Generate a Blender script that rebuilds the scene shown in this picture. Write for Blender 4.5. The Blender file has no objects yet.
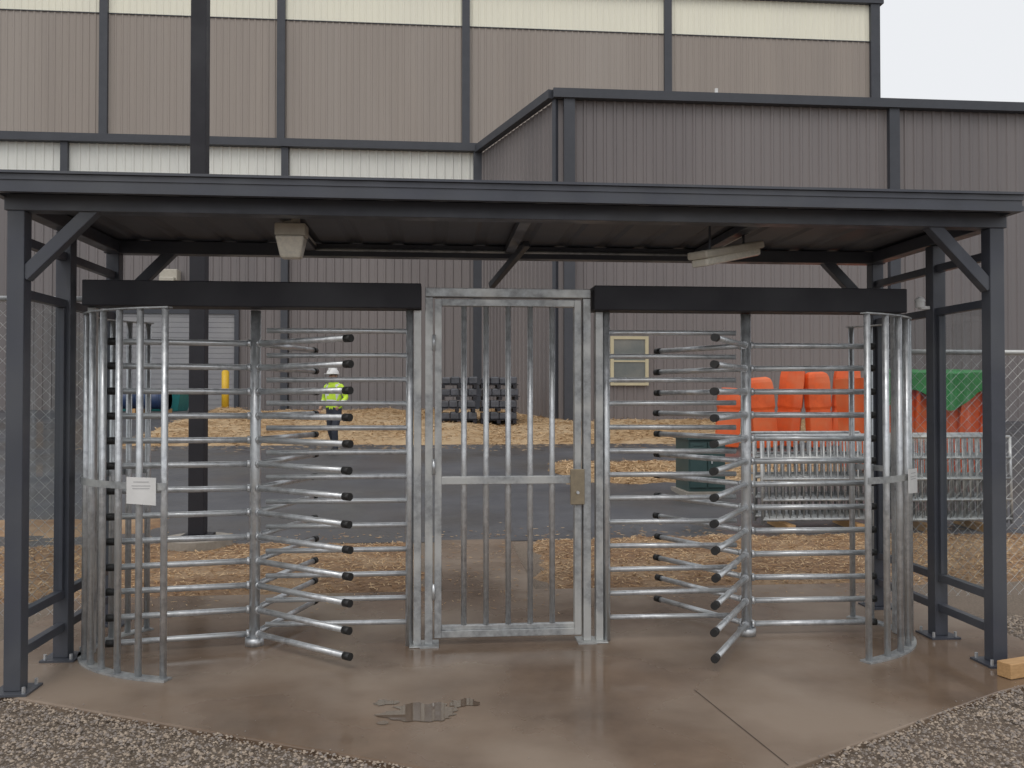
import bpy, math, random
from mathutils import Vector, noise as mn
random.seed(7)
sc=bpy.context.scene
COL=sc.collection
# ------------------------------------------------------------ materials
def mat(name,c1,c2=None,rough=.6,rough2=None,metal=0,scale=3,detail=5,stretch=(1,1,1),bump=0,bscale=40,bdist=.01,c3=None,scale3=.6,spec=.5,contrast=(.35,.65)):
    m=bpy.data.materials.new(name); m.use_nodes=True
    nt=m.node_tree; N=nt.nodes; L=nt.links
    b=N['Principled BSDF']
    b.inputs['Metallic'].default_value=metal
    b.inputs['Roughness'].default_value=rough
    b.inputs['Specular IOR Level'].default_value=spec
    tc=N.new('ShaderNodeTexCoord'); mp=N.new('ShaderNodeMapping'); mp.inputs['Scale'].default_value=stretch
    L.new(tc.outputs['Object'],mp.inputs['Vector'])
    if c2 is None: c2=tuple(v*.8 for v in c1)
    nz=N.new('ShaderNodeTexNoise'); nz.inputs['Scale'].default_value=scale; nz.inputs['Detail'].default_value=detail; nz.inputs['Roughness'].default_value=.65
    L.new(mp.outputs[0],nz.inputs['Vector'])
    mr=N.new('ShaderNodeMapRange'); mr.inputs[1].default_value=contrast[0]; mr.inputs[2].default_value=contrast[1]
    L.new(nz.outputs[0],mr.inputs[0])
    mx=N.new('ShaderNodeMix'); mx.data_type='RGBA'; mx.inputs[6].default_value=(*c1,1); mx.inputs[7].default_value=(*c2,1)
    L.new(mr.outputs[0],mx.inputs[0]); out=mx.outputs[2]
    if c3 is not None:
        n3=N.new('ShaderNodeTexNoise'); n3.inputs['Scale'].default_value=scale3; n3.inputs['Detail'].default_value=6
        L.new(mp.outputs[0] if stretch[2]<1 else tc.outputs['Object'],n3.inputs['Vector'])
        m3=N.new('ShaderNodeMapRange'); m3.inputs[1].default_value=.45; m3.inputs[2].default_value=.62
        L.new(n3.outputs[0],m3.inputs[0])
        x3=N.new('ShaderNodeMix'); x3.data_type='RGBA'; x3.inputs[7].default_value=(*c3,1)
        L.new(m3.outputs[0],x3.inputs[0]); L.new(out,x3.inputs[6]); out=x3.outputs[2]
    L.new(out,b.inputs['Base Color'])
    if rough2 is not None:
        r=N.new('ShaderNodeTexNoise'); r.inputs['Scale'].default_value=scale*.6; r.inputs['Detail'].default_value=6
        L.new(tc.outputs['Object'],r.inputs['Vector'])
        rr=N.new('ShaderNodeMapRange'); rr.inputs[1].default_value=.38; rr.inputs[2].default_value=.62
        rr.inputs[3].default_value=rough; rr.inputs[4].default_value=rough2
        L.new(r.outputs[0],rr.inputs[0]); L.new(rr.outputs[0],b.inputs['Roughness'])
    if bump>0:
        bn=N.new('ShaderNodeTexNoise'); bn.inputs['Scale'].default_value=bscale; bn.inputs['Detail'].default_value=5
        L.new(mp.outputs[0],bn.inputs['Vector'])
        bp=N.new('ShaderNodeBump'); bp.inputs['Strength'].default_value=bump; bp.inputs['Distance'].default_value=bdist
        L.new(bn.outputs[0],bp.inputs['Height']); L.new(bp.outputs[0],b.inputs['Normal'])
    return m
M={}
M['steel']=mat('galvanised_steel',(.72,.74,.76),(.46,.48,.50),rough=.28,rough2=.50,metal=.70,scale=22,c3=(.60,.62,.63),scale3=5,bump=.12,bscale=90,bdist=.002)
M['steeldull']=mat('weathered_galvanised',(.47,.49,.50),(.29,.30,.31),rough=.42,rough2=.6,metal=.6,scale=26,c3=(.56,.57,.56),scale3=4)
M['frame']=mat('charcoal_paint',(.064,.070,.090),(.050,.056,.072),rough=.32,rough2=.55,scale=6,bump=.05,bscale=120,bdist=.002,c3=(.08,.086,.10),scale3=1.5)
M['trim']=mat('building_trim_paint',(.055,.06,.073),(.045,.05,.062),rough=.5,scale=2)
M['roofdeck']=mat('canopy_deck_paint',(.075,.08,.098),(.06,.065,.08),rough=.5,scale=3)
M['black']=mat('black_housing',(.010,.010,.016),(.016,.016,.022),rough=.5,rough2=.65,scale=4)
M['rubber']=mat('black_rubber',(.012,.012,.012),(.02,.02,.02),rough=.5,scale=30)
M['taupe']=mat('taupe_siding',(.345,.300,.262),(.305,.266,.235),rough=.55,scale=.6,detail=8,stretch=(1,1,.08),c3=(.365,.325,.29),scale3=.2)
M['dark']=mat('grey_brown_siding',(.195,.175,.174),(.160,.146,.148),rough=.5,scale=.9,detail=8,stretch=(1,1,.08),c3=(.21,.19,.188),scale3=.3)
M['cream']=mat('cream_siding',(.90,.88,.73),(.85,.83,.70),rough=.5,scale=.5,stretch=(1,1,.2))
M['pale']=mat('pale_siding',(.78,.79,.74),(.71,.72,.68),rough=.5,scale=.5,stretch=(1,1,.2))
M['door']=mat('rollup_door_paint',(.30,.30,.31),(.26,.26,.28),rough=.5,scale=1)
M['asphalt']=mat('wet_asphalt',(.060,.062,.072),(.10,.10,.108),rough=.28,rough2=.75,scale=.8,detail=9,bump=.4,bscale=60,bdist=.01,c3=(.075,.070,.068),scale3=.35)
M['gravel']=mat('gravel_bed',(.27,.215,.165),(.14,.108,.08),rough=.8,scale=60,bump=1,bscale=70,bdist=.02,c3=(.22,.17,.13),scale3=1.2)
M['stone1']=mat('stone_tan',(.46,.375,.29),(.28,.22,.17),rough=.55,scale=25)
M['stone2']=mat('stone_grey',(.33,.285,.25),(.18,.15,.13),rough=.55,scale=25)
M['mulch']=mat('straw_mulch',(.54,.37,.20),(.36,.225,.11),rough=.85,scale=4,detail=8,stretch=(1,2.2,1),bump=1,bscale=45,bdist=.03,c3=(.60,.45,.28),scale3=.5)
M['mulch2']=mat('wet_mulch',(.34,.20,.10),(.19,.11,.06),rough=.75,scale=5,detail=8,stretch=(1,2,1),bump=1,bscale=45,bdist=.02,c3=(.40,.27,.16),scale3=1.1)
M['chip1']=mat('straw_light',(.68,.49,.29),(.54,.37,.20),rough=.8,scale=5)
M['chip2']=mat('chip_orange',(.46,.27,.12),(.30,.165,.075),rough=.8,scale=5)
M['yellow']=mat('safety_yellow',(.75,.48,.03),(.68,.42,.03),rough=.45,scale=4)
M['orange']=mat('orange_plastic',(.85,.14,.03),(.62,.09,.02),rough=.5,scale=3,c3=(.78,.19,.07),scale3=1.5)
M['green']=mat('green_tarpaulin',(.05,.27,.08),(.03,.18,.05),rough=.5,spec=.3,scale=5)
M['cabinet']=mat('cabinet_green',(.045,.085,.085),(.035,.07,.07),rough=.45,scale=3)
M['teal']=mat('teal_paint',(.03,.26,.26),(.03,.2,.21),rough=.5,scale=3)
M['blue']=mat('blue_plastic',(.02,.05,.14),(.02,.04,.1),rough=.4,scale=3)
M['white']=mat('white_plate',(.78,.78,.77),(.70,.70,.69),rough=.4,scale=8)
M['ink']=mat('sign_print',(.45,.45,.46),(.35,.35,.35),rough=.5,scale=8)
M['lampbody']=mat('lamp_housing',(.50,.47,.40),(.42,.39,.33),rough=.5,scale=10)
M['lens']=mat('lamp_lens',(.74,.71,.62),(.62,.60,.54),rough=.2,scale=40)
M['brass']=mat('lock_plate',(.36,.30,.21),(.27,.23,.17),rough=.4,metal=.5,scale=20)
M['wood']=mat('pine_timber',(.58,.36,.17),(.46,.27,.12),rough=.7,scale=12,stretch=(1,8,8))
M['concbase']=mat('concrete_footing',(.34,.31,.27),(.26,.235,.2),rough=.8,scale=6,bump=.4)
M['skin']=mat('skin',(.45,.27,.19),(.4,.24,.17),rough=.6,scale=10)
M['hivis']=mat('hi_vis_fabric',(.60,.85,.05),(.52,.75,.05),rough=.7,scale=10)
M['reflect']=mat('reflective_tape',(.7,.7,.7),(.6,.6,.6),rough=.4,scale=20)
M['trouser']=mat('dark_trousers',(.04,.045,.065),(.03,.033,.045),rough=.85,scale=10)
M['hair']=mat('hair',(.03,.02,.015),rough=.7)
M['winframe']=mat('window_frame_paint',(.55,.50,.34),(.5,.45,.3),rough=.5)
M['winglass']=mat('dark_glazing',(.10,.12,.12),(.2,.2,.18),rough=.08,scale=.8)
M['wrap']=mat('stretch_wrap',(.10,.105,.125),(.05,.055,.065),rough=.35,scale=5)
def glassmat():
    m=bpy.data.materials.new('clear_panel'); m.use_nodes=True; nt=m.node_tree; N=nt.nodes; L=nt.links
    N.remove(N['Principled BSDF']); o=N['Material Output']
    t=N.new('ShaderNodeBsdfTransparent'); t.inputs[0].default_value=(.84,.87,.87,1)
    g=N.new('ShaderNodeBsdfGlossy'); g.inputs['Roughness'].default_value=.05; g.inputs[0].default_value=(.8,.8,.8,1)
    x=N.new('ShaderNodeMixShader'); x.inputs[0].default_value=.14; L.new(t.outputs[0],x.inputs[1]); L.new(g.outputs[0],x.inputs[2]); L.new(x.outputs[0],o.inputs[0])
    return m
M['glass']=glassmat()
M['concrete']=mat('wet_concrete',(.225,.158,.110),(.135,.094,.066),rough=.08,rough2=.50,scale=1.3,detail=11,bump=.12,bscale=30,bdist=.004,c3=(.285,.220,.168),scale3=.75)
M['water']=mat('puddle_water',(.14,.10,.07),(.12,.085,.06),rough=.015,scale=2,spec=1.0)
M['joint']=mat('slab_joint',(.09,.065,.05),(.07,.05,.04),rough=.8)
# ------------------------------------------------------------ mesh builder
class MB:
    def __init__(s): s.v=[]; s.f=[]
    def add(s,vs,fs):
        o=len(s.v); s.v+= [tuple(p) for p in vs]; s.f+=[tuple(i+o for i in f) for f in fs]
    def box(s,x0,x1,y0,y1,z0,z1):
        s.add([(x0,y0,z0),(x1,y0,z0),(x1,y1,z0),(x0,y1,z0),(x0,y0,z1),(x1,y0,z1),(x1,y1,z1),(x0,y1,z1)],
              [(3,2,1,0),(4,5,6,7),(0,1,5,4),(1,2,6,5),(2,3,7,6),(3,0,4,7)]); return s
    def beam(s,p0,p1,w,h,up=(0,0,1)):
        p0=Vector(p0);p1=Vector(p1);d=(p1-p0).normalized();u=Vector(up)
        if abs(d.dot(u))>.99:u=Vector((0,1,0))
        a=d.cross(u).normalized()*w/2; b=a.cross(d).normalized()*h/2
        vs=[p0-a-b,p0+a-b,p0+a+b,p0-a+b,p1-a-b,p1+a-b,p1+a+b,p1-a+b]
        s.add(vs,[(0,1,2,3),(7,6,5,4),(4,5,1,0),(5,6,2,1),(6,7,3,2),(7,4,0,3)]); return s
    def tube(s,p0,p1,r,n=12,r2=None):
        p0=Vector(p0);p1=Vector(p1);d=(p1-p0).normalized();u=Vector((0,0,1))
        if r2 is None:r2=r
        if abs(d.dot(u))>.99:u=Vector((0,1,0))
        a=d.cross(u).normalized(); b=d.cross(a)
        vs=[];
        for P,R in((p0,r),(p1,r2)):
            for i in range(n):
                t=2*math.pi*i/n; vs.append(P+a*R*math.cos(t)+b*R*math.sin(t))
        fs=[(i,(i+1)%n,n+(i+1)%n,n+i) for i in range(n)]+[tuple(range(n))[::-1],tuple(range(n,2*n))]
        s.add(vs,fs); return s
    def arcband(s,cx,cy,a,b,t0,t1,z0,z1,th,n=36):
        vs=[];fs=[]
        for i in range(n+1):
            t=t0+(t1-t0)*i/n; c,q=math.cos(t),math.sin(t)
            for (da,z) in((-th/2,z0),(th/2,z0),(th/2,z1),(-th/2,z1)):
                vs.append((cx+(a+da)*c,cy+(b+da)*q,z))
        for i in range(n):
            o=4*i
            for k in range(4): fs.append((o+k,o+(k+1)%4,o+4+(k+1)%4,o+4+k))
        fs+=[(3,2,1,0),(4*n,4*n+1,4*n+2,4*n+3)]
        s.add(vs,fs); return s
    def dome(s,c,rx,ry,rz,n=16,m=6,full=False):
        lo=-math.pi/2 if full else 0
        vs=[];fs=[]
        for j in range(m+1):
            p=lo+(math.pi/2-lo)*j/m
            for i in range(n):
                t=2*math.pi*i/n
                vs.append((c[0]+rx*math.cos(p)*math.cos(t),c[1]+ry*math.cos(p)*math.sin(t),c[2]+rz*math.sin(p)))
        for j in range(m):
            for i in range(n): fs.append((j*n+i,j*n+(i+1)%n,(j+1)*n+(i+1)%n,(j+1)*n+i))
        s.add(vs,fs); return s
def empty(name,loc=(0,0,0)):
    e=bpy.data.objects.new(name,None); e.location=loc; e.empty_display_size=.2; COL.objects.link(e); return e
def make(name,mb,m,parent=None,smooth=False,bevel=0):
    me=bpy.data.meshes.new(name); me.from_pydata(mb.v,[],mb.f); me.update(); me.validate()
    o=bpy.data.objects.new(name,me); COL.objects.link(o)
    for mm in (m if isinstance(m,list) else [m]): me.materials.append(M[mm] if isinstance(mm,str) else mm)
    if smooth:
        for p in me.polygons: p.use_smooth = len(p.vertices)==4
    if bevel:
        b=o.modifiers.new('bevel','BEVEL'); b.width=bevel; b.segments=2; b.limit_method='ANGLE'
    if parent: o.parent=parent
    return o
# ------------------------------------------------------------ terrain
HP=[(-1e4,-.03),(10,-.03),(20,.45),(25,.85),(30,1.15),(1e5,1.15)]
def H(y):
    for (a,za),(b,zb) in zip(HP,HP[1:]):
        if y<=b: return za+(zb-za)*(y-a)/(b-a)
    return 1.15
def grid(name,xs,ys,zf,m,smooth=False):
    mb=MB(); mb.v=[(x,y,zf(x,y)) for y in ys for x in xs]; n=len(xs)
    mb.f=[(j*n+i,j*n+i+1,(j+1)*n+i+1,(j+1)*n+i) for j in range(len(ys)-1) for i in range(n-1)]
    o=make(name,mb,m)
    if smooth:
        for p in o.data.polygons:p.use_smooth=True
    return o
grid('ground',[-1500,-300,-60,-20,20,60,300,1500],[-1500,-100,0,10,20,25,30,60,300,2500],lambda x,y:H(y),'gravel')
grid('asphalt_road',[-60,-20,0,20,60],[9.7,10,15,20,25,30,30.6],lambda x,y:H(y)+.006,'asphalt')
def fr(a,b,st): 
    n=max(1,round((b-a)/st)); return [a+(b-a)*i/n for i in range(n+1)]
def N2(x,y,s,k=0): return mn.noise(Vector((x*s,y*s,k)))
def mulchz(x0,x1,y0,y1,amp,base=.03,k=0,ew=.35):
    def f(x,y):
        e=min(x-x0,x1-x,y-y0,y1-y)+.22*N2(x,y,1.7,k)+.12*N2(x,y,5,k)
        t=max(0,min(1,e/ew)); t=t*t*(3-2*t)
        return H(y)-.03+(base+.02)*t+t*amp*(.5+.6*N2(x,y,.8,k+3)+.35*N2(x,y,3,k+5)+.2*N2(x,y,9,k))
    return f
mz=[('mulch_bed',-9,-.02,7.0,9.9,.03,'mulch2',.09,1),('mulch_bed',.86,9,7.0,9.9,.03,'mulch2',.09,2),
    ('mulch_bed',-7.5,14,20.2,29.5,.13,'mulch',.25,3),('mulch_bed',2.0,9,13.9,16.8,.09,'mulch',.12,4),
    ('mulch_bed',-16,-3.2,10.2,11.6,.03,'mulch2',.08,6)]
mfs=[]
for (nm,x0,x1,y0,y1,amp,mm,st,k) in mz:
    f=mulchz(x0,x1,y0,y1,amp,k=k); mfs.append((x0,x1,y0,y1,f))
    grid(nm,fr(x0,x1,st),fr(y0,y1,st),f,mm,True)
def scatter(name,items,mats):
    mb=MB(); idx=[]
    for vs,fs,mi in items:
        mb.add(vs,fs); idx+= [mi]*len(fs)
    o=make(name,mb,mats); o.data.polygons.foreach_set('material_index',idx); return o
def chips(name,box,f,n,l0,l1,w,mats,wt,test=None):
    x0,x1,y0,y1=box; it=[]
    for i in range(n):
        x=random.uniform(x0+.05,x1-.05); y=random.uniform(y0+.05,y1-.05)
        z=f(x,y)
        if test is None and z<H(y)+.004: continue
        if test is not None and not test(x,y): continue
        a=random.uniform(0,6.28); l=random.uniform(l0,l1)/2; ti=random.gauss(0,.18) if test is None else 0; c,s=math.cos(a),math.sin(a)
        dx,dy,dz=c*l*math.cos(ti),s*l*math.cos(ti),l*math.sin(ti); wx,wy=-s*w/2,c*w/2; z+=.006+abs(dz)*.6
        it.append(([(x-dx-wx,y-dy-wy,z-dz),(x-dx+wx,y-dy+wy,z-dz+w*.3),(x+dx+wx,y+dy+wy,z+dz+w*.2),(x+dx-wx,y+dy-wy,z+dz)],[(0,1,2,3)],0 if random.random()<wt else 1))
    return scatter(name,it,mats)
for k,n_,l0,l1,w_,wt in((0,15000,.02,.07,.007,.45),(1,15000,.02,.07,.007,.45),(2,20000,.06,.2,.018,.8),(3,8000,.04,.14,.013,.7)):
    chips('mulch_chips',mfs[k][:4],mfs[k][4],n_,l0,l1,w_,['chip1','chip2'],wt)
# stray chips tracked onto slab, path and road edge
chips('stray_straw',(-2.8,3.8,6.2,7.15),lambda x,y:.0,900,.015,.05,.005,['chip1','chip2'],.4,lambda x,y:random.random()<(y-6.2)**1.5)
chips('stray_straw',(.06,.81,7.2,9.6),lambda x,y:.0,500,.015,.05,.006,['chip1','chip2'],.4,lambda x,y:random.random()<.25+1.8*(abs(x-.43))**2*2)
chips('stray_straw',(-8,9,9.9,11.0),lambda x,y:H(y)+.006,2500,.02,.07,.008,['chip1','chip2'],.5,lambda x,y:random.random()<max(0,1-(y-9.9)/1.0)**2)
chips('stray_straw',(-8,12,18.6,20.4),lambda x,y:H(y)+.006,3500,.04,.13,.014,['chip1','chip2'],.8,lambda x,y:random.random()<max(0,(y-18.6)/1.8)**2)
# pad
padpoly=[(-2.85,5.05),(-2.4,4.9),(.62,3.42),(1.12,3.40),(3.05,4.45),(3.85,4.78),(3.85,7.15),(-2.85,7.15)]
mb=MB(); n=len(padpoly)
mb.v=[(x,y,0) for x,y in padpoly]+[(x,y,-.15) for x,y in padpoly]
mb.f=[tuple(range(n))]+[(i+n,(i+1)%n+n,(i+1)%n,i) for i in range(n)]
make('concrete_pad',mb,'concrete',bevel=.008)
mb=MB(); mb.box(.05,.82,7.154,9.69,-.15,.0); make('footpath',mb,'concrete',bevel=.006)
mb=MB(); 
mb.add([(1.40,4.62,.002),(1.406,4.62,.002),(1.526,3.64,.002),(1.52,3.64,.002)],[(3,2,1,0)])
make('slab_joint',mb,'joint')
def blob(cx,cy,rx,ry,k,z=.003,n=64):
    vs=[]
    for i in range(n):
        t=2*math.pi*i/n; r=1+.5*mn.noise(Vector((math.cos(t)*1.3,math.sin(t)*1.3,k)))+.3*mn.noise(Vector((math.cos(t)*4,math.sin(t)*4,k)))+.12*mn.noise(Vector((math.cos(t)*11,math.sin(t)*11,k)))
        vs.append((cx+rx*r*math.cos(t),cy+ry*r*math.sin(t),z))
    return vs,[tuple(range(n))]
mb=MB()
for a in [(-.07,4.41,.19,.13,1),(.14,4.52,.07,.06,4),(-.27,4.56,.06,.04,9),(-.26,4.28,.03,.02,19)]: mb.add(*blob(*a))
make('puddle',mb,'water')
def inpad(x,y):
    c=False; j=n-1
    for i in range(n):
        xi,yi=padpoly[i]; xj,yj=padpoly[j]
        if (yi>y)!=(yj>y) and x<(xj-xi)*(y-yi)/(yj-yi)+xi: c=not c
        j=i
    return c
def near(x,y):
    return any(inpad(x+a,y-.09) for a in(-.06,.06)) is False
it=[]
base=[(1,0,0),(-1,0,0),(0,1,0),(0,-1,0),(0,0,1),(0,0,-.6)]
fc=[(0,2,4),(2,1,4),(1,3,4),(3,0,4),(2,0,5),(1,2,5),(3,1,5),(0,3,5)]
cnt=0
while cnt<44000:
    x=random.uniform(-3.4,4.6); y=random.uniform(3.1,6.0)
    on=inpad(x,y)
    if on: 
        if random.random()>(.05 if near(x,y) else .0006): continue
        zz=.002
    else: zz=-.03+.028*(.6+.8*N2(x,y,2.2)) 
    cnt+=1
    r=random.choice((.004,.005,.006,.007,.009,.012) if not on else (.003,.004,.005)); a=random.uniform(0,3.1); c,s=math.cos(a),math.sin(a); q=random.uniform(.55,1); w=random.uniform(.5,.8); t=random.gauss(0,.4)
    vs=[]
    for bx,by,bz in base:
        bx*=1+random.gauss(0,.15);by*=q;bz*=w
        bz2=bz+bx*t*.5
        vs.append((x+r*(bx*c-by*s),y+r*(bx*s+by*c),zz+r*.4+r*bz2))
    it.append((vs,fc,1 if on or random.random()<.5 else 0))
scatter('gravel',it,['stone1','stone2'])
# ------------------------------------------------------------ canopy
can=empty('entrance_canopy',(0,0,0))
XL,XR=-2.28,3.35; YF,YM,YB=4.92,5.52,6.32
w=.045
mb=MB()
for x in(XL,XR):
    for y in(YF,YM,YB): mb.box(x-w,x+w,y-w,y+w,.012,2.615)
make('posts',mb,'frame',can,bevel=.005)
mb=MB()
for x in(XL,XR):
    for y in(YF,YM,YB):
        mb.box(x-.1,x+.1,y-.1,y+.1,0.0005,.012)
make('base_plates',mb,'frame',can)
mb=MB()
for x in(XL,XR):
    for y in(YF,YM,YB):
        for a in(-.075,.075):
            for b in(-.075,.075): mb.tube((x+a,y+b,.012),(x+a,y+b,.045),.010,6)
make('anchor_bolts',mb,'steel',can)
mb=MB()
mb.box(XL-.06,XR+.06,YF-.05,YF+.05,2.615,2.705)
mb.box(XL-.06,XR+.06,YB-.05,YB+.05,2.615,2.705)
for x in(XL,XR): mb.box(x-.048,x+.048,YF+.05,YB-.05,2.62,2.702)
for x in (-.9,.53,1.95): mb.box(x-.035,x+.035,YF+.05,YB-.05,2.65,2.70)
make('roof_beams',mb,'frame',can,bevel=.004)
mb=MB()
b=.07
for s,x in((1,XL),(-1,XR)):
    for y in (YF,YB): mb.beam((x+s*.03,y,2.26),(x+s*.40,y,2.64),b,b,up=(0,1,0))
mb.beam((.40,YB,2.42),(.62,YB-.42,2.66),.045,.045)
make('knee_braces',mb,'frame',can,bevel=.004)
RX0,RX1,RY0,RY1=-2.37,3.41,4.72,6.62
mb=MB()
for i in range(3):
    z0=2.682+.032*i; o=.006*(i%2)
    mb.box(RX0+o,RX1-o,RY0+o,RY0+.04,z0+.0005,z0+.0315)
    mb.box(RX0+o,RX1-o,RY1-.04,RY1-o,z0+.0005,z0+.0315)
    for x0,x1 in((RX0+o,RX0+.04),(RX1-.04,RX1-o)): mb.box(x0,x1,RY0+.041,RY1-.041,z0+.0005,z0+.0315)
zt=2.779
mb.box(RX0-.012,RX1+.012,RY0-.014,RY0+.05,zt,zt+.014); mb.box(RX0-.012,RX1+.012,RY1-.05,RY1+.014,zt,zt+.014)
mb.box(RX0-.012,RX0+.05,RY0+.051,RY1-.051,zt,zt+.014);mb.box(RX1-.05,RX1+.012,RY0+.051,RY1-.051,zt,zt+.014)
make('fascia',mb,'frame',can)
def ribs(L,p,d):
    out=[];x=0
    while x<L-1e-6:
        for a,q in((0,0),(.62,0),(.72,d),(.90,d)):
            if x+a*p<L: out.append((x+a*p,q))
        x+=p
    out.append((L,0)); return out
pr=ribs(RX1-RX0-.09,.30,.012)
mb=MB()
for x,q in pr: mb.v+= [(RX0+.045+x,RY0+.045,2.712+q),(RX0+.045+x,RY1-.045,2.712+q)]
mb.f=[(2*i,2*i+1,2*i+3,2*i+2) for i in range(len(pr)-1)]
o=make('roof_deck',mb,'roofdeck',can); s=o.modifiers.new('s','SOLIDIFY'); s.thickness=.003
mb=MB(); gb=MB()
for x in(XL,XR):
    for (y0,y1) in((YF+w,YM-w),(YM+w,YB-w)):
        for z,h in((2.46,.05),(2.17,.05),(.40,.05),(.20,.05)): mb.box(x-.024,x+.024,y0,y1,z-h/2,z+h/2)
        mb.box(x-.02,x+.02,y0,y0+.03,.425,2.145); mb.box(x-.02,x+.02,y1-.03,y1,.425,2.145)
        gb.add([(x,y0+.02,.42),(x,y1-.02,.42),(x,y1-.02,2.15),(x,y0+.02,2.15)],[(0,1,2,3)])
make('side_rails',mb,'frame',can,bevel=.003)
make('side_glazing',gb,'glass',can)
mb=MB(); mb.tube((-.87,YB-.06,2.66),(2.02,YB-.06,2.66),.011,8); mb.tube((-.87,5.25,2.69),(-.87,YB-.06,2.69),.011,8); mb.tube((2.05,5.5,2.69),(2.05,YB-.06,2.69),.011,8)
make('electrical_conduit',mb,'steeldull',can,True)
# ------------------------------------------------------------ turnstiles
ROWS=[.075+.156*k for k in range(13)]
def turnstile(cx,cy,a,b,t0,t1,nt,angs,R,comb_x0,comb_x1,hx0,hx1,signt,sgn):
    e=empty('full_height_turnstile',(0,0,0))
    mb=MB()
    mb.tube((cx,cy,.0),(cx,cy,2.16),.034,16); mb.tube((cx,cy,.0),(cx,cy,.05),.06,16)
    make('rotor_column',mb,'steel',e,True)
    am=MB(); cp=MB()
    for j,an in enumerate(angs):
        for z in ROWS:
            ra=math.radians(an+random.gauss(0,.25)); c,s=math.cos(ra),math.sin(ra); ze=z+random.gauss(0,.003)
            am.tube((cx+c*.03,cy+s*.03,z),(cx+c*R,cy+s*R,ze),.019,12)
            am.tube((cx+c*.03,cy+s*.03,z),(cx+c*.05,cy+s*.05,z),.026,10)
            cp.tube((cx+c*(R-.04),cy+s*(R-.04),ze),(cx+c*(R+.012),cy+s*(R+.012),ze),.0235,12)
    make('rotor_arms',am,'steel',e,True); make('arm_end_caps',cp,'rubber',e,True)
    cm=MB(); 
    for z in ROWS:
        if z+.078<2.1: cm.tube((comb_x0,5.60,z+.078),(comb_x1,5.60+random.gauss(0,.003),z+.078+random.gauss(0,.003)),.0165,12)
    cm.tube((comb_x0,5.60,.0),(comb_x0,5.60,2.16),.024,14)
    make('barrier_comb',cm,'steel',e,True)
    pm=MB(); x=comb_x0+sgn*.052
    pm.box(x-.024,x+.024,5.57,5.63,.01,2.16); pm.box(x-.05,x+.05,5.53,5.67,.0005,.01)
    make('comb_post',pm,'steeldull',e,bevel=.003)
    cg=MB()
    for i in range(nt):
        t=math.radians(t0+(t1-t0)*i/(nt-1))
        px,py=cx+a*math.cos(t),cy+b*math.sin(t)
        cg.tube((px,py,.012),(px,py,2.105),.0195,12)
    make('cage_tubes',cg,'steel',e,True)
    r=MB(); q0,q1=math.radians(t0),math.radians(t1); ex=.03*(1 if t1>t0 else -1)
    r.arcband(cx,cy,a,b,q0-ex,q1+ex,.0005,.012,.075)
    r.arcband(cx,cy,a,b,q0-ex,q1+ex,2.105,2.113,.045)
    r.arcband(cx,cy,a+.026,b+.026,q0-ex,q1+ex,1.075,1.115,.006)
    make('cage_rings',r,'steeldull',e)
    h=MB(); h.box(hx0,hx1,5.50,5.70,2.165,2.325); make('header_housing',h,'black',e,bevel=.006)
    l=MB(); xo=hx0+.03 if sgn>0 else hx1-.03
    l.box(xo-.025,xo+.025,5.575,5.625,.002,2.16); make('header_leg',l,'steeldull',e,bevel=.003)
    t=math.radians(signt); px,py=cx+(a+.05)*math.cos(t),cy+(b+.05)*math.sin(t)
    nx,ny=math.cos(t)/a,math.sin(t)/b; l=math.hypot(nx,ny); nx/=l;ny/=l
    if sgn>0: nx,ny=-.15,-.989
    tx,ty=-ny,nx
    sm=MB(); hw=.085; P=[]
    for o2 in(0,.004):
        for u,z in((-hw,1.0),(hw,.99),(hw,1.145),(-hw,1.15)): P.append((px+tx*u+nx*o2,py+ty*u+ny*o2,z))
    sm.add(P,[(3,2,1,0),(4,5,6,7),(0,1,5,4),(1,2,6,5),(2,3,7,6),(3,0,4,7)])
    make('notice_plate',sm,'white',e)
    im=MB()
    for k,(z,hw) in enumerate(((1.122,.045),(1.10,.055),(1.085,.05))):
        P=[(px+tx*u+nx*.0055,py+ty*u+ny*.0055,zz) for u,zz in((-hw,z-.002),(hw,z-.002),(hw,z+.002),(-hw,z+.002))]
        im.add(P,[(0,1,2,3)])
    make('notice_print',im,'ink',e)
    return e
turnstile(-1.17,5.70,1.02,.72,249,143,12,(190,319,72),.87,-.175,-1.08,-2.18,-.10,243,1)
turnstile(2.08,5.65,1.07,.74,-61,30,10,(-2,118,238),.88,1.115,1.99,1.02,3.14,-36,-1)
# ------------------------------------------------------------ gate
g=empty('pedestrian_gate')
mb=MB(); X0,X1=-.075,1.005; y0,y1=5.56,5.64
mb.box(X0,X0+.05,y0,y1,.012,2.245); mb.box(X1-.05,X1,y0,y1,.012,2.245); mb.box(X0,X1,y0-.003,y1+.003,2.247,2.305)
make('gate_frame',mb,'steeldull',g,bevel=.004)
mb=MB(); mb.box(X0-.03,X0+.09,y0-.04,y1+.04,.0005,.011); mb.box(X1-.09,X1+.03,y0-.04,y1+.04,.0005,.011); make('gate_feet',mb,'steeldull',g)
L0,L1=X0+.062,X1-.062
mb=MB(); mb.box(L0,L0+.045,y0+.01,y1-.01,.05,2.235); mb.box(L1-.045,L1,y0+.01,y1-.01,.05,2.235)
for z0,z1 in((.05,.095),(2.19,2.235),(1.035,1.085)): mb.box(L0+.045,L1-.045,y0+.012,y1-.012,z0,z1)
mb.box(L0+.045,L1-.045,y0+.022,y1-.022,.095,.125)
make('gate_leaf',mb,'steeldull',g,bevel=.003)
mb=MB()
for i in range(5):
    x=L0+.045+(L1-L0-.09)*(i+1)/6; mb.tube((x,5.6,.12),(x,5.6,2.195),.0185,12)
make('gate_bars',mb,'steel',g,True)
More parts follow.
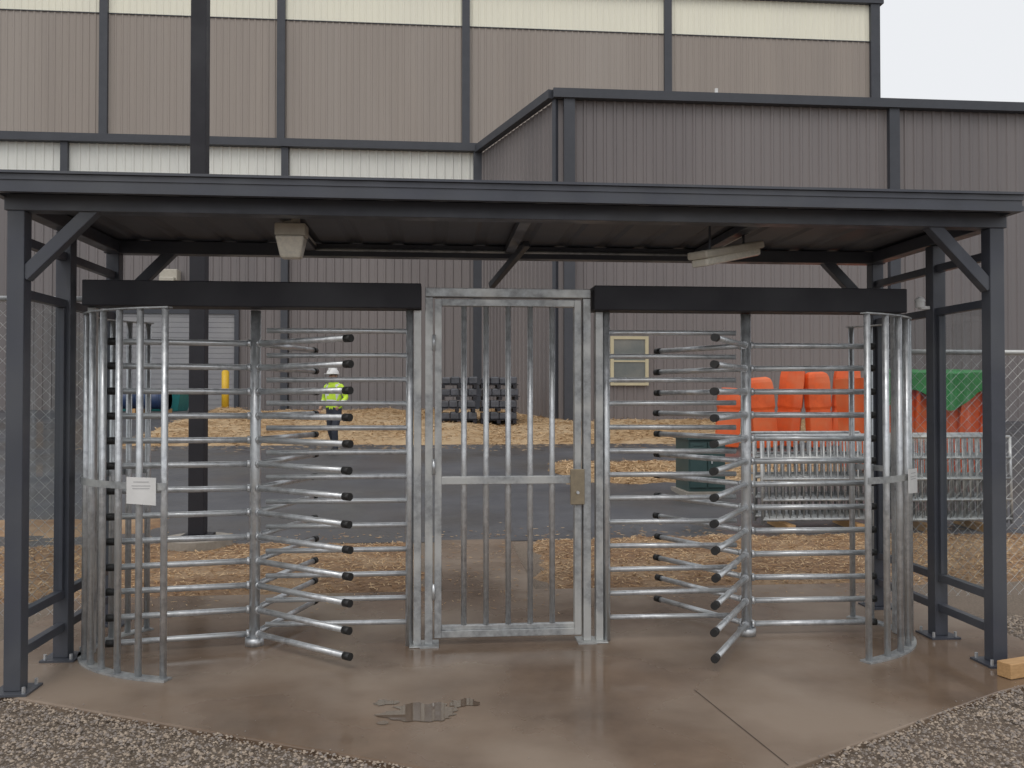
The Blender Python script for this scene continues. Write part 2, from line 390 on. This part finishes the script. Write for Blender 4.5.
mb=MB(); mb.box(L1-.075,L1+.018,y0-.012,y0+.008,.90,1.13); make('lock_plate',mb,'brass',g,bevel=.003)
mb=MB(); mb.tube((L1-.03,y0-.012,.98),(L1-.03,y0-.04,.98),.010)
for z in(.35,1.15,1.95): mb.tube((X0+.056,y0-.008,z-.05),(X0+.056,y0-.008,z+.05),.011)
make('gate_hardware',mb,'steel',g,True)
# ------------------------------------------------------------ canopy lights
fl=empty('flood_light',(0,0,0)); x,y=-.87,5.25
mb=MB(); mb.tube((x,y,2.71),(x,y,2.62),.05,14); mb.box(x-.09,x+.09,y-.07,y+.07,2.56,2.635); make('lamp_bracket',mb,'lampbody',fl,bevel=.008)
mb=MB(); 
mb.add([(x-.085,y-.085,2.558),(x+.085,y-.085,2.558),(x+.085,y+.06,2.558),(x-.085,y+.06,2.558),(x-.06,y-.05,2.43),(x+.06,y-.05,2.43),(x+.06,y+.04,2.43),(x-.06,y+.04,2.43)],[(0,1,2,3),(7,6,5,4),(4,5,1,0),(5,6,2,1),(6,7,3,2),(7,4,0,3)])
make('lamp_lens',mb,'lens',fl,bevel=.012)
ll=empty('linear_light')
mb=MB(); mb.beam((1.61,5.22,2.48),(2.13,5.60,2.62),.15,.05); make('fixture_body',mb,'lampbody',ll,bevel=.012)
mb=MB(); mb.beam((1.63,5.235,2.435),(2.11,5.585,2.57),.125,.05); make('diffuser',mb,'lens',ll,bevel=.015)
mb=MB(); mb.tube((1.72,5.30,2.5),(1.72,5.30,2.71),.008); mb.tube((2.02,5.52,2.6),(2.02,5.52,2.71),.008); make('hangers',mb,'frame',ll)
e=empty('gooseneck_vent'); mb=MB()
pts=[(3.30,6.45,2.71),(3.30,6.45,3.02)]+[(3.30-.05*(1-math.cos(t)),6.45,3.02+.05*math.sin(t)) for t in [math.pi*i/6 for i in range(1,7)]]
for q,r in zip(pts,pts[1:]): mb.tube(q,r,.018,10)
make('vent_pipe',mb,'white',e,True)
e=empty('security_camera'); mb=MB(); mb.box(3.24,3.30,5.50,5.54,2.19,2.21); mb.tube((3.24,5.52,2.20),(3.24,5.52,2.24),.03,12); make('camera_mount',mb,'white',e)
mb=MB(); mb.dome((3.24,5.52,2.24),.035,.035,.035); make('camera_dome',mb,'white',e,True)
mb=MB(); mb.beam((3.22,4.66,.045),(3.75,4.82,.045),.09,.085); 
tb=make('timber_block',mb,'wood',bevel=.004)
# ------------------------------------------------------------ chain link fences
def fence(x0,x1,y,h):
    e=empty('chain_link_fence'); mb=MB(); L=x1-x0; s=.085; r=.0015; z0=.05
    k=-h
    while k<L:
        a0=max(0,k); b0=min(L,k+h)
        if b0>a0:
            mb.tube((x0+a0,y,z0+(a0-k)),(x0+b0,y,z0+(b0-k)),r,4)
            mb.tube((x0+a0,y+.004,z0+h-(a0-k)),(x0+b0,y+.004,z0+h-(b0-k)),r,4)
        k+=s
    make('mesh',mb,'steeldull',e)
    mb=MB(); mb.tube((x0,y,z0+h),(x1,y,z0+h),.02); 
    x=x0
    while x<=x1+.01: mb.tube((x,y+.03,-.05),(x,y+.03,z0+h+.03),.028); x+=L/3
    make('fence_posts',mb,'steeldull',e,True)
fence(XR+.12,XR+8,6.40,1.9); fence(XL-8,XL-.09,6.40,2.25)
# ------------------------------------------------------------ light pole
e=empty('light_pole'); px,py=-2.55,9.5
mb=MB(); mb.box(px-.082,px+.082,py-.082,py+.082,.13,9.2); make('pole_shaft',mb,'black',e,bevel=.008)
mb=MB(); mb.box(px-.15,px+.15,py-.15,py+.15,.10,.13); make('pole_flange',mb,'black',e)
mb=MB(); mb.tube((px,py,-.1),(px,py,.10),.36,28); make('pole_footing',mb,'concbase',e,bevel=.01)
mb=MB(); mb.box(px-.05,px+.05,py-.9,py-.08,9.05,9.13); mb.box(px-.17,px+.17,py-1.5,py-.9,9.02,9.14); make('pole_luminaire',mb,'black',e,bevel=.01)
# ------------------------------------------------------------ buildings
def ribwall(mb,p0,p1,z0,z1,p=.30,d=.035):
    p0=Vector((*p0,0));p1=Vector((*p1,0)); D=(p1-p0); L=D.length; D/=L; n=Vector((D.y,-D.x,0))
    pr=ribs(L,p,d); o=len(mb.v)
    for x,q in pr:
        P=p0+D*x+n*q; mb.v+=[(P.x,P.y,z0),(P.x,P.y,z1)]
    mb.f+=[(o+2*i,o+2*i+2,o+2*i+3,o+2*i+1) for i in range(len(pr)-1)]
gz=1.0
e=empty('tall_warehouse')
mb=MB(); ribwall(mb,(-70,45),(24,45),gz,21.07,.33,.03); make('siding',mb,'taupe',e)
mb=MB(); ribwall(mb,(-70,45),(24,45),21.07,23.1,.33,.03); make('upper_band',mb,'cream',e)
mb=MB(); mb.box(-70,23.99,45.05,90,gz,23.0); make('core',mb,'taupe',e)
mb=MB()
for x in(-34,-25.3,-16.8,-8.0,1.5,12.3): mb.box(x-.20,x+.20,44.78,45.0,gz,23.1)
mb.box(23.6,24.12,44.78,45.3,gz,23.1); mb.box(-70,24.3,44.7,45.4,23.1,23.5)
mb.box(-70,24.0,44.94,45.02,21.05,21.09)
make('trim',mb,'trim',e)
e=empty('low_warehouse')
mb=MB(); ribwall(mb,(-45,30.9),(1.55,30.9),gz,8.7); make('siding',mb,'dark',e)
mb=MB(); ribwall(mb,(-45,30.9),(1.55,30.9),8.7,10.4); make('upper_band',mb,'pale',e)
mb=MB(); mb.box(-45,1.5,30.95,44.7,gz,10.35); make('core',mb,'dark',e)
mb=MB()
for x in(-27,-20,-12.8,-5.34): mb.box(x-.12,x+.12,30.70,30.9,gz,10.4)
mb.box(1.30,1.60,30.65,30.9,gz,10.4); mb.box(-45,1.62,30.6,31.2,10.4,10.68); mb.box(-45,1.29,30.85,30.93,8.67,8.73)
make('trim',mb,'trim',e)
mb=MB(); z=1.15
while z<4.5: mb.box(-10.95,-7.05,30.80-(.0),30.86,z,z+.16); mb.box(-10.95,-7.05,30.815,30.86,z+.16,z+.18); z+=.18
make('rollup_door',mb,'door',e)
mb=MB(); mb.box(-11.1,-10.95,30.74,30.87,gz,4.8); mb.box(-7.05,-6.9,30.74,30.87,gz,4.8); mb.box(-10.95,-7.05,30.74,30.87,4.5,4.8); make('door_trim',mb,'trim',e)
mb=MB(); mb.box(-9.5,-8.9,30.4,30.86,5.6,6.0); mb.box(-9.45,-8.95,30.2,30.5,5.45,5.7); make('wall_lamp',mb,'lampbody',e,bevel=.03)
e=empty('annex_building')
gz=.7
mb=MB(); ribwall(mb,(3.5,25),(40,25),gz,10.35); ribwall(mb,(1.55,30.9),(3.5,25),gz,10.35); make('siding',mb,'dark',e)
mb=MB(); mb.v=[(3.56,25.06,gz),(40,25.06,gz),(40,44,gz),(1.7,44,gz),(1.65,30.9,gz)]; mb.v+=[(a,b,10.3) for a,b,c in mb.v]
mb.f=[(5,6,7,8,9)]+[(i,(i+1)%5,(i+1)%5+5,i+5) for i in range(5)]; make('core',mb,'dark',e)
mb=MB()
mb.box(3.70,4.02,24.80,25.0,gz,10.35)
for x in(13.8,24.1,34.4): mb.box(x-.16,x+.16,24.80,25.0,gz,10.35)
mb.tube((3.46,24.98,gz),(3.46,24.98,10.35),.09,4)
mb.box(3.38,40,24.72,25.1,10.35,10.62)
mb.beam((3.36,24.9,10.485),(1.45,30.68,10.485),.24,.26)
make('trim',mb,'trim',e)
mb=MB(); mb.box(5.18,6.12,24.915,24.95,2.02,3.30); make('window_glazing',mb,'winglass',e)
mb=MB(); mb.box(5.08,5.18,24.88,24.97,1.94,3.39); mb.box(6.12,6.22,24.88,24.97,1.94,3.39); mb.box(5.18,6.12,24.885,24.97,3.30,3.39); mb.box(5.18,6.12,24.885,24.97,1.94,2.02); mb.box(5.18,6.12,24.89,24.96,2.63,2.68)
make('window_frame',mb,'winframe',e)
mb=MB(); mb.tube((8.3,24.9,10.62),(8.3,24.9,10.80),.05); make('roof_vent',mb,'white',e)
# ------------------------------------------------------------ site objects
def bollard(x,y):
    z=H(y); e=empty('bollard'); mb=MB(); mb.tube((x,y,z-.05),(x,y,z+1.32),.12,18); mb.dome((x,y,z+1.32),.12,.12,.07); make('bollard_post',mb,'yellow',e,True)
    mb=MB(); mb.tube((x,y,z),(x,y,z+.05),.22,18); make('bollard_footing',mb,'concbase',e)
bollard(-7.0,29.3)
e=empty('pallet_stack'); mb=MB(); wr=MB(); 
for px,nl in((.62,4),(1.76,4)):
    z=H(24.6)+.04
    for l in range(nl):
        o=random.uniform(-.04,.04)
        for k in range(3): mb.box(px-.52+.45*k+o,px-.42+.45*k+o,24.0,25.0,z,z+.09)
        for k in range(6): mb.box(px-.53+o,px+.53+o,24.0+.17*k,24.13+.17*k,z+.09,z+.11)
        for k in range(4): wr.box(px-.50+.25*k+o,px-.26+.25*k+o,24.03,24.95,z+.115,z+.30+.02*(k%2))
        z+=.33
make('pallets',mb,'black',e); make('wrapped_bundles',wr,'wrap',e,bevel=.03)
def jersey(x,y,rot,lean,hgt,wd):
    e=empty('plastic_barrier',(x,y,H(y)+.05)); mb=MB()
    prof=[(-.25,0),(.25,0),(.22,.18),(.12,.42),(.09,wd),(-.09,wd),(-.12,.42),(-.22,.18)]
    secs=[0,.12,.16,.74,.80,.86,.92,hgt-.26,hgt-.12,hgt-.04,hgt]
    ins=[.03,0,0,0,.025,.025,0,0,.02,.06,.14]
    n=len(prof)
    for s,i in zip(secs,ins):
        for a,b in prof: mb.v.append((a*(1-i*3),(b-wd/2)*(1-i*3),s))
    for j in range(len(secs)-1):
        for i in range(n): mb.f.append((j*n+i,j*n+(i+1)%n,(j+1)*n+(i+1)%n,(j+1)*n+i))
    mb.f+=[tuple(range(n))[::-1],tuple(range((len(secs)-1)*n,len(secs)*n))]
    make('barrier_shell',mb,'orange',e,bevel=.02,smooth=False); e.rotation_euler=(lean,0,rot)
    return e
for i,(x,y,r,l,hh,wd) in enumerate([(6.6,19.2,1.45,.05,1.35,.50),(7.42,19.0,1.6,-.09,1.60,.50),(8.05,19.3,1.1,.10,1.85,.55),(8.72,19.1,1.9,-.06,1.72,.5),(9.32,19.2,1.5,.08,1.86,.52),(9.98,19.0,1.3,-.04,1.6,.5)]): jersey(x,y,r,l,hh,wd)
e=empty('waste_skip'); sx,sy=8.35,14.5; z=H(14.5)
mb=MB(); hw=.95
mb.add([(sx-hw*.9,sy-.7,z+.12),(sx+hw*.9,sy-.7,z+.12),(sx+hw*.9,sy+.9,z+.12),(sx-hw*.9,sy+.9,z+.12),(sx-hw,sy-.85,z+1.75),(sx+hw,sy-.85,z+1.75),(sx+hw,sy+1,z+1.75),(sx-hw,sy+1,z+1.75)],[(3,2,1,0),(4,5,6,7),(0,1,5,4),(1,2,6,5),(2,3,7,6),(3,0,4,7)])
for k in range(5):
    t=-.8+.4*k; mb.beam((sx+t*.9,sy-.745,z+.15),(sx+t,sy-.89,z+1.7),.07,.06,up=(0,1,0))
mb.box(sx-hw-.04,sx+hw+.04,sy-.93,sy-.80,z+1.70,z+1.80); 
make('skip_body',mb,'orange',e,bevel=.01)
nx,ny=20,14
vs=[];
for j in range(ny+1):
    for i in range(nx+1):
        u=i/nx*2-1; v=j/ny
        y_=sy-.96+max(0,v-.3)*2.2; zz=z+1.84-max(0,.3-v)*1.6*(1+.35*math.sin(u*5+1))+.12*max(0,v-.3)
        vs.append((sx+u*1.0,y_-.03*math.sin(u*17),zz+.04*mn.noise(Vector((u*3,v*3,1)))))
mb=MB(); mb.add(vs,[(j*(nx+1)+i,j*(nx+1)+i+1,(j+1)*(nx+1)+i+1,(j+1)*(nx+1)+i) for j in range(ny) for i in range(nx)])
make('tarpaulin',mb,'green',e,False)
def barrierstack(x0,x1,y0,cnt):
    e=empty('crowd_barrier_stack'); mb=MB(); wd=MB()
    for q in range(cnt):
        y=y0+.085*q; o=random.uniform(-.05,.05); z=H(y)+.10; h=1.04+random.uniform(-.02,.02); ln=.03
        a,b2=x0+o,x1+o
        mb.tube((a,y+ln,z+h),(b2,y+ln,z+h),.018,8); mb.tube((a,y,z+.06),(b2,y,z+.06),.018,8)
        mb.tube((a,y,z),(a,y+ln,z+h),.018,8); mb.tube((b2,y,z),(b2,y+ln,z+h),.018,8)
        k=round((b2-a)/.085)
        for i in range(1,k):
            x=a+(b2-a)*i/k; mb.tube((x,y+.002,z+.06),(x,y+ln,z+h),.008,6)
        for fz in(.28,.52,.76): mb.beam((a,y+ln*fz-.012,z+h*fz),(b2,y+ln*fz-.012,z+h*fz),.008,.03)
    for x in(x0+.3,x1-.3): wd.box(x-.05,x+.05,y0-.05,y0+.085*cnt,H(y0)-.05,H(y0)+.10)
    make('barrier_frames',mb,'steeldull',e,True); make('timber_bearers',wd,'wood',e)
barrierstack(3.92,5.38,10.0,7); barrierstack(5.60,6.9,9.85,7)
e=empty('utility_cabinet'); x,y=4.02,12.9; z=H(y); a=.28
mb=MB(); mb.box(x-a,x+a,y-.35,y+.35,z+.08,z+.85); mb.box(x-a-.03,x+a+.03,y-.39,y+.39,z+.85,z+.89); mb.box(x-a+.02,x-.01,y-.375,y-.35,z+.14,z+.81); mb.box(x+.01,x+a-.02,y-.375,y-.35,z+.14,z+.81)
for k in range(5): mb.box(x-.22,x-.06,y-.385,y-.376,z+.6+.04*k,z+.62+.04*k)
make('cabinet_body',mb,'cabinet',e,bevel=.01)
mb=MB(); mb.box(x-a-.06,x+a+.06,y-.42,y+.42,z-.05,z+.08); make('cabinet_plinth',mb,'concbase',e)
mb=MB(); mb.tube((x+.06,y-.40,z+.5),(x+.06,y-.40,z+.62),.012); make('cabinet_handle',mb,'steel',e)
e=empty('teal_bin'); x,y=-9.3,28.3; z=H(y)
mb=MB(); mb.add([(x-1.2,y-.5,z+.1),(x+1.2,y-.5,z+.1),(x+1.2,y+.6,z+.1),(x-1.2,y+.6,z+.1),(x-1.35,y-.65,z+.75),(x+1.35,y-.65,z+.75),(x+1.35,y+.75,z+.75),(x-1.35,y+.75,z+.75)],[(3,2,1,0),(4,5,6,7),(0,1,5,4),(1,2,6,5),(2,3,7,6),(3,0,4,7)])
mb.box(x-1.4,x+1.4,y-.7,y-.6,z+.72,z+.80)
for k in range(4): mb.box(x-1.0+.62*k,x-.92+.62*k,y-.68,y-.55,z+.1,z+.72)
make('bin_body',mb,'teal',e,bevel=.02)
for (x,y) in ((-8.5,26.9),(-9.4,27.0)):
    z=H(y); e=empty('plastic_drum'); mb=MB(); mb.tube((x-.42,y,z+.55),(x+.42,y,z+.55),.28,20)
    for q in(-.42,-.14,.14,.38): mb.tube((x+q,y,z+.55),(x+q+.04,y,z+.55),.295,20)
    make('drum_body',mb,'blue',e,True)
    mb=MB(); mb.box(x-.4,x-.3,y-.35,y+.35,z-.02,z+.28); mb.box(x+.3,x+.4,y-.35,y+.35,z-.02,z+.28); make('drum_cradle',mb,'wood',e)
# ------------------------------------------------------------ worker
def worker(X,Y,rot):
    e=empty('construction_worker',(X,Y,H(Y)+.01)); e.rotation_euler=(0,0,rot)
    V=[(0,0,.96,.145,.11),(0,-.01,1.14,.165,.125),(0,-.02,1.34,.19,.13),(0,-.01,1.47,.11,.085),(0,-.02,1.545,.055,.055),(0,-.045,1.62,.075,.085),(0,-.05,1.70,.078,.092),
       (.19,-.01,1.43,.075,.07),(.30,.02,1.19,.058,.058),(.27,-.18,1.05,.038,.038),(.255,-.235,1.01,.036,.022),
       (-.19,-.01,1.43,.075,.07),(-.29,.06,1.18,.058,.058),(-.28,-.08,.98,.038,.038),(-.275,-.13,.93,.036,.022),
       (.095,0,.88,.10,.10),(.125,-.16,.50,.072,.074),(.125,-.10,.10,.05,.055),(.13,-.27,.05,.045,.035),
       (-.095,0,.88,.10,.10),(-.125,.05,.49,.072,.074),(-.14,.26,.12,.05,.055),(-.15,.12,.045,.045,.035)]
    E=[(0,1),(1,2),(2,3),(3,4),(4,5),(5,6),(2,7),(7,8),(8,9),(9,10),(2,11),(11,12),(12,13),(13,14),(0,15),(15,16),(16,17),(17,18),(0,19),(19,20),(20,21),(21,22)]
    me=bpy.data.meshes.new('b'); me.from_pydata([v[:3] for v in V],E,[]); o=bpy.data.objects.new('tmp',me); COL.objects.link(o)
    o.modifiers.new('sk','SKIN'); ss=o.modifiers.new('ss','SUBSURF'); ss.levels=2; ss.render_levels=2
    for i,v in enumerate(V):
        d=me.skin_vertices[0].data[i]; d.radius=(v[3],v[4]); d.use_root=(i==0)
    bpy.context.view_layer.update(); dg=bpy.context.evaluated_depsgraph_get()
    m2=bpy.data.meshes.new_from_object(o.evaluated_get(dg)); bpy.data.objects.remove(o)
    m2.name='body'; b=bpy.data.objects.new('body',m2); COL.objects.link(b); b.parent=e
    m2.materials.clear()
    for k in('hivis','reflect','trouser','skin','rubber'): m2.materials.append(M[k])
    for p in m2.polygons:
        p.use_smooth=True; c=p.center; arm=abs(c.x)>.21 and c.z>.85
        if c.z>1.53: k=3
        elif arm and c.z<1.06: k=3
        elif c.z<.13: k=4
        elif c.z<.97: k=2
        elif 1.09<c.z<1.14 or 1.27<c.z<1.31 or (.10<abs(c.x)<.14 and c.z>1.14): k=1
        else: k=0
        p.material_index=k
    mb=MB()
    for s,(hx,hy,hz) in((1,(.255,-.25,1.0)),(-1,(-.275,-.145,.918))):
        for i in range(4):
            L=(.045,.052,.049,.038)[i]; x=hx+(-.024+.016*i); a=(x,hy,hz); m_=(x,hy-.02,hz-L*.8); t_=(x,hy-.005,hz-L*1.5)
            mb.tube(a,m_,.008,6,.0075); mb.tube(m_,t_,.0075,6,.006)
        mb.tube((hx-s*.03,hy+.02,hz+.01),(hx-s*.045,hy-.015,hz-.03),.009,6,.007)
    make('fingers',mb,'skin',e,True)
    mb=MB(); mb.dome((0,-.05,1.70),.125,.15,.125,20,7); mb.tube((0,-.05,1.69),(0,-.05,1.702),.135,20); mb.box(-.09,.09,-.235,-.14,1.69,1.702); mb.beam((0,-.19,1.76),(0,.09,1.76),.03,.14); make('hard_hat',mb,'white',e,True)
    mb=MB(); mb.tube((0,-.125,1.655),(0,-.155,1.625),.010,8,.017); 
    for s in(1,-1): mb.dome((s*.083,-.04,1.64),.012,.025,.035,10,8,True)
    make('nose_and_ears',mb,'skin',e,True)
    mb=MB()
    for s in(1,-1): mb.dome((s*.032,-.128,1.66),.012,.008,.008,8,6,True)
    mb.box(-.025,.025,-.137,-.125,1.592,1.598); make('eyes_and_mouth',mb,'hair',e)
    mb=MB(); mb.dome((0,.0,1.66),.078,.07,.07,14,8,True); make('hair',mb,'hair',e,True)
worker(-2.18,18.6,math.radians(-28))
# ------------------------------------------------------------ light
el,rot=math.radians(55),math.radians(200)
W=bpy.data.worlds.new('World'); sc.world=W; W.use_nodes=True; nt=W.node_tree
bg=nt.nodes['Background']; sky=nt.nodes.new('ShaderNodeTexSky'); sky.sky_type='NISHITA'; sky.sun_disc=False; sky.sun_elevation=el; sky.sun_rotation=rot; sky.dust_density=5; sky.air_density=1
mx=nt.nodes.new('ShaderNodeMix'); mx.data_type='RGBA'; mx.inputs[0].default_value=.88; mx.inputs[7].default_value=(8.35,8.45,8.6,1)
nt.links.new(sky.outputs[0],mx.inputs[6]); nt.links.new(mx.outputs[2],bg.inputs[0]); bg.inputs[1].default_value=.112
sd=bpy.data.lights.new('sun','SUN'); sd.energy=.6; sd.angle=math.radians(30); sd.color=(1,.97,.93)
so=bpy.data.objects.new('sun',sd); COL.objects.link(so)
dv=Vector((math.sin(rot)*math.cos(el),math.cos(rot)*math.cos(el),math.sin(el)))
so.rotation_euler=dv.to_track_quat('Z','Y').to_euler()
sc.view_settings.view_transform='Standard'; sc.view_settings.look='None'; sc.view_settings.exposure=0
cd=bpy.data.cameras.new('camera'); cd.lens=860/1024*36; cd.sensor_width=36; cd.clip_start=.05; cd.clip_end=6000
co=bpy.data.objects.new('camera',cd); COL.objects.link(co); co.location=(0,0,1.6); co.rotation_euler=(math.radians(90.866),0,math.radians(-5)); sc.camera=co
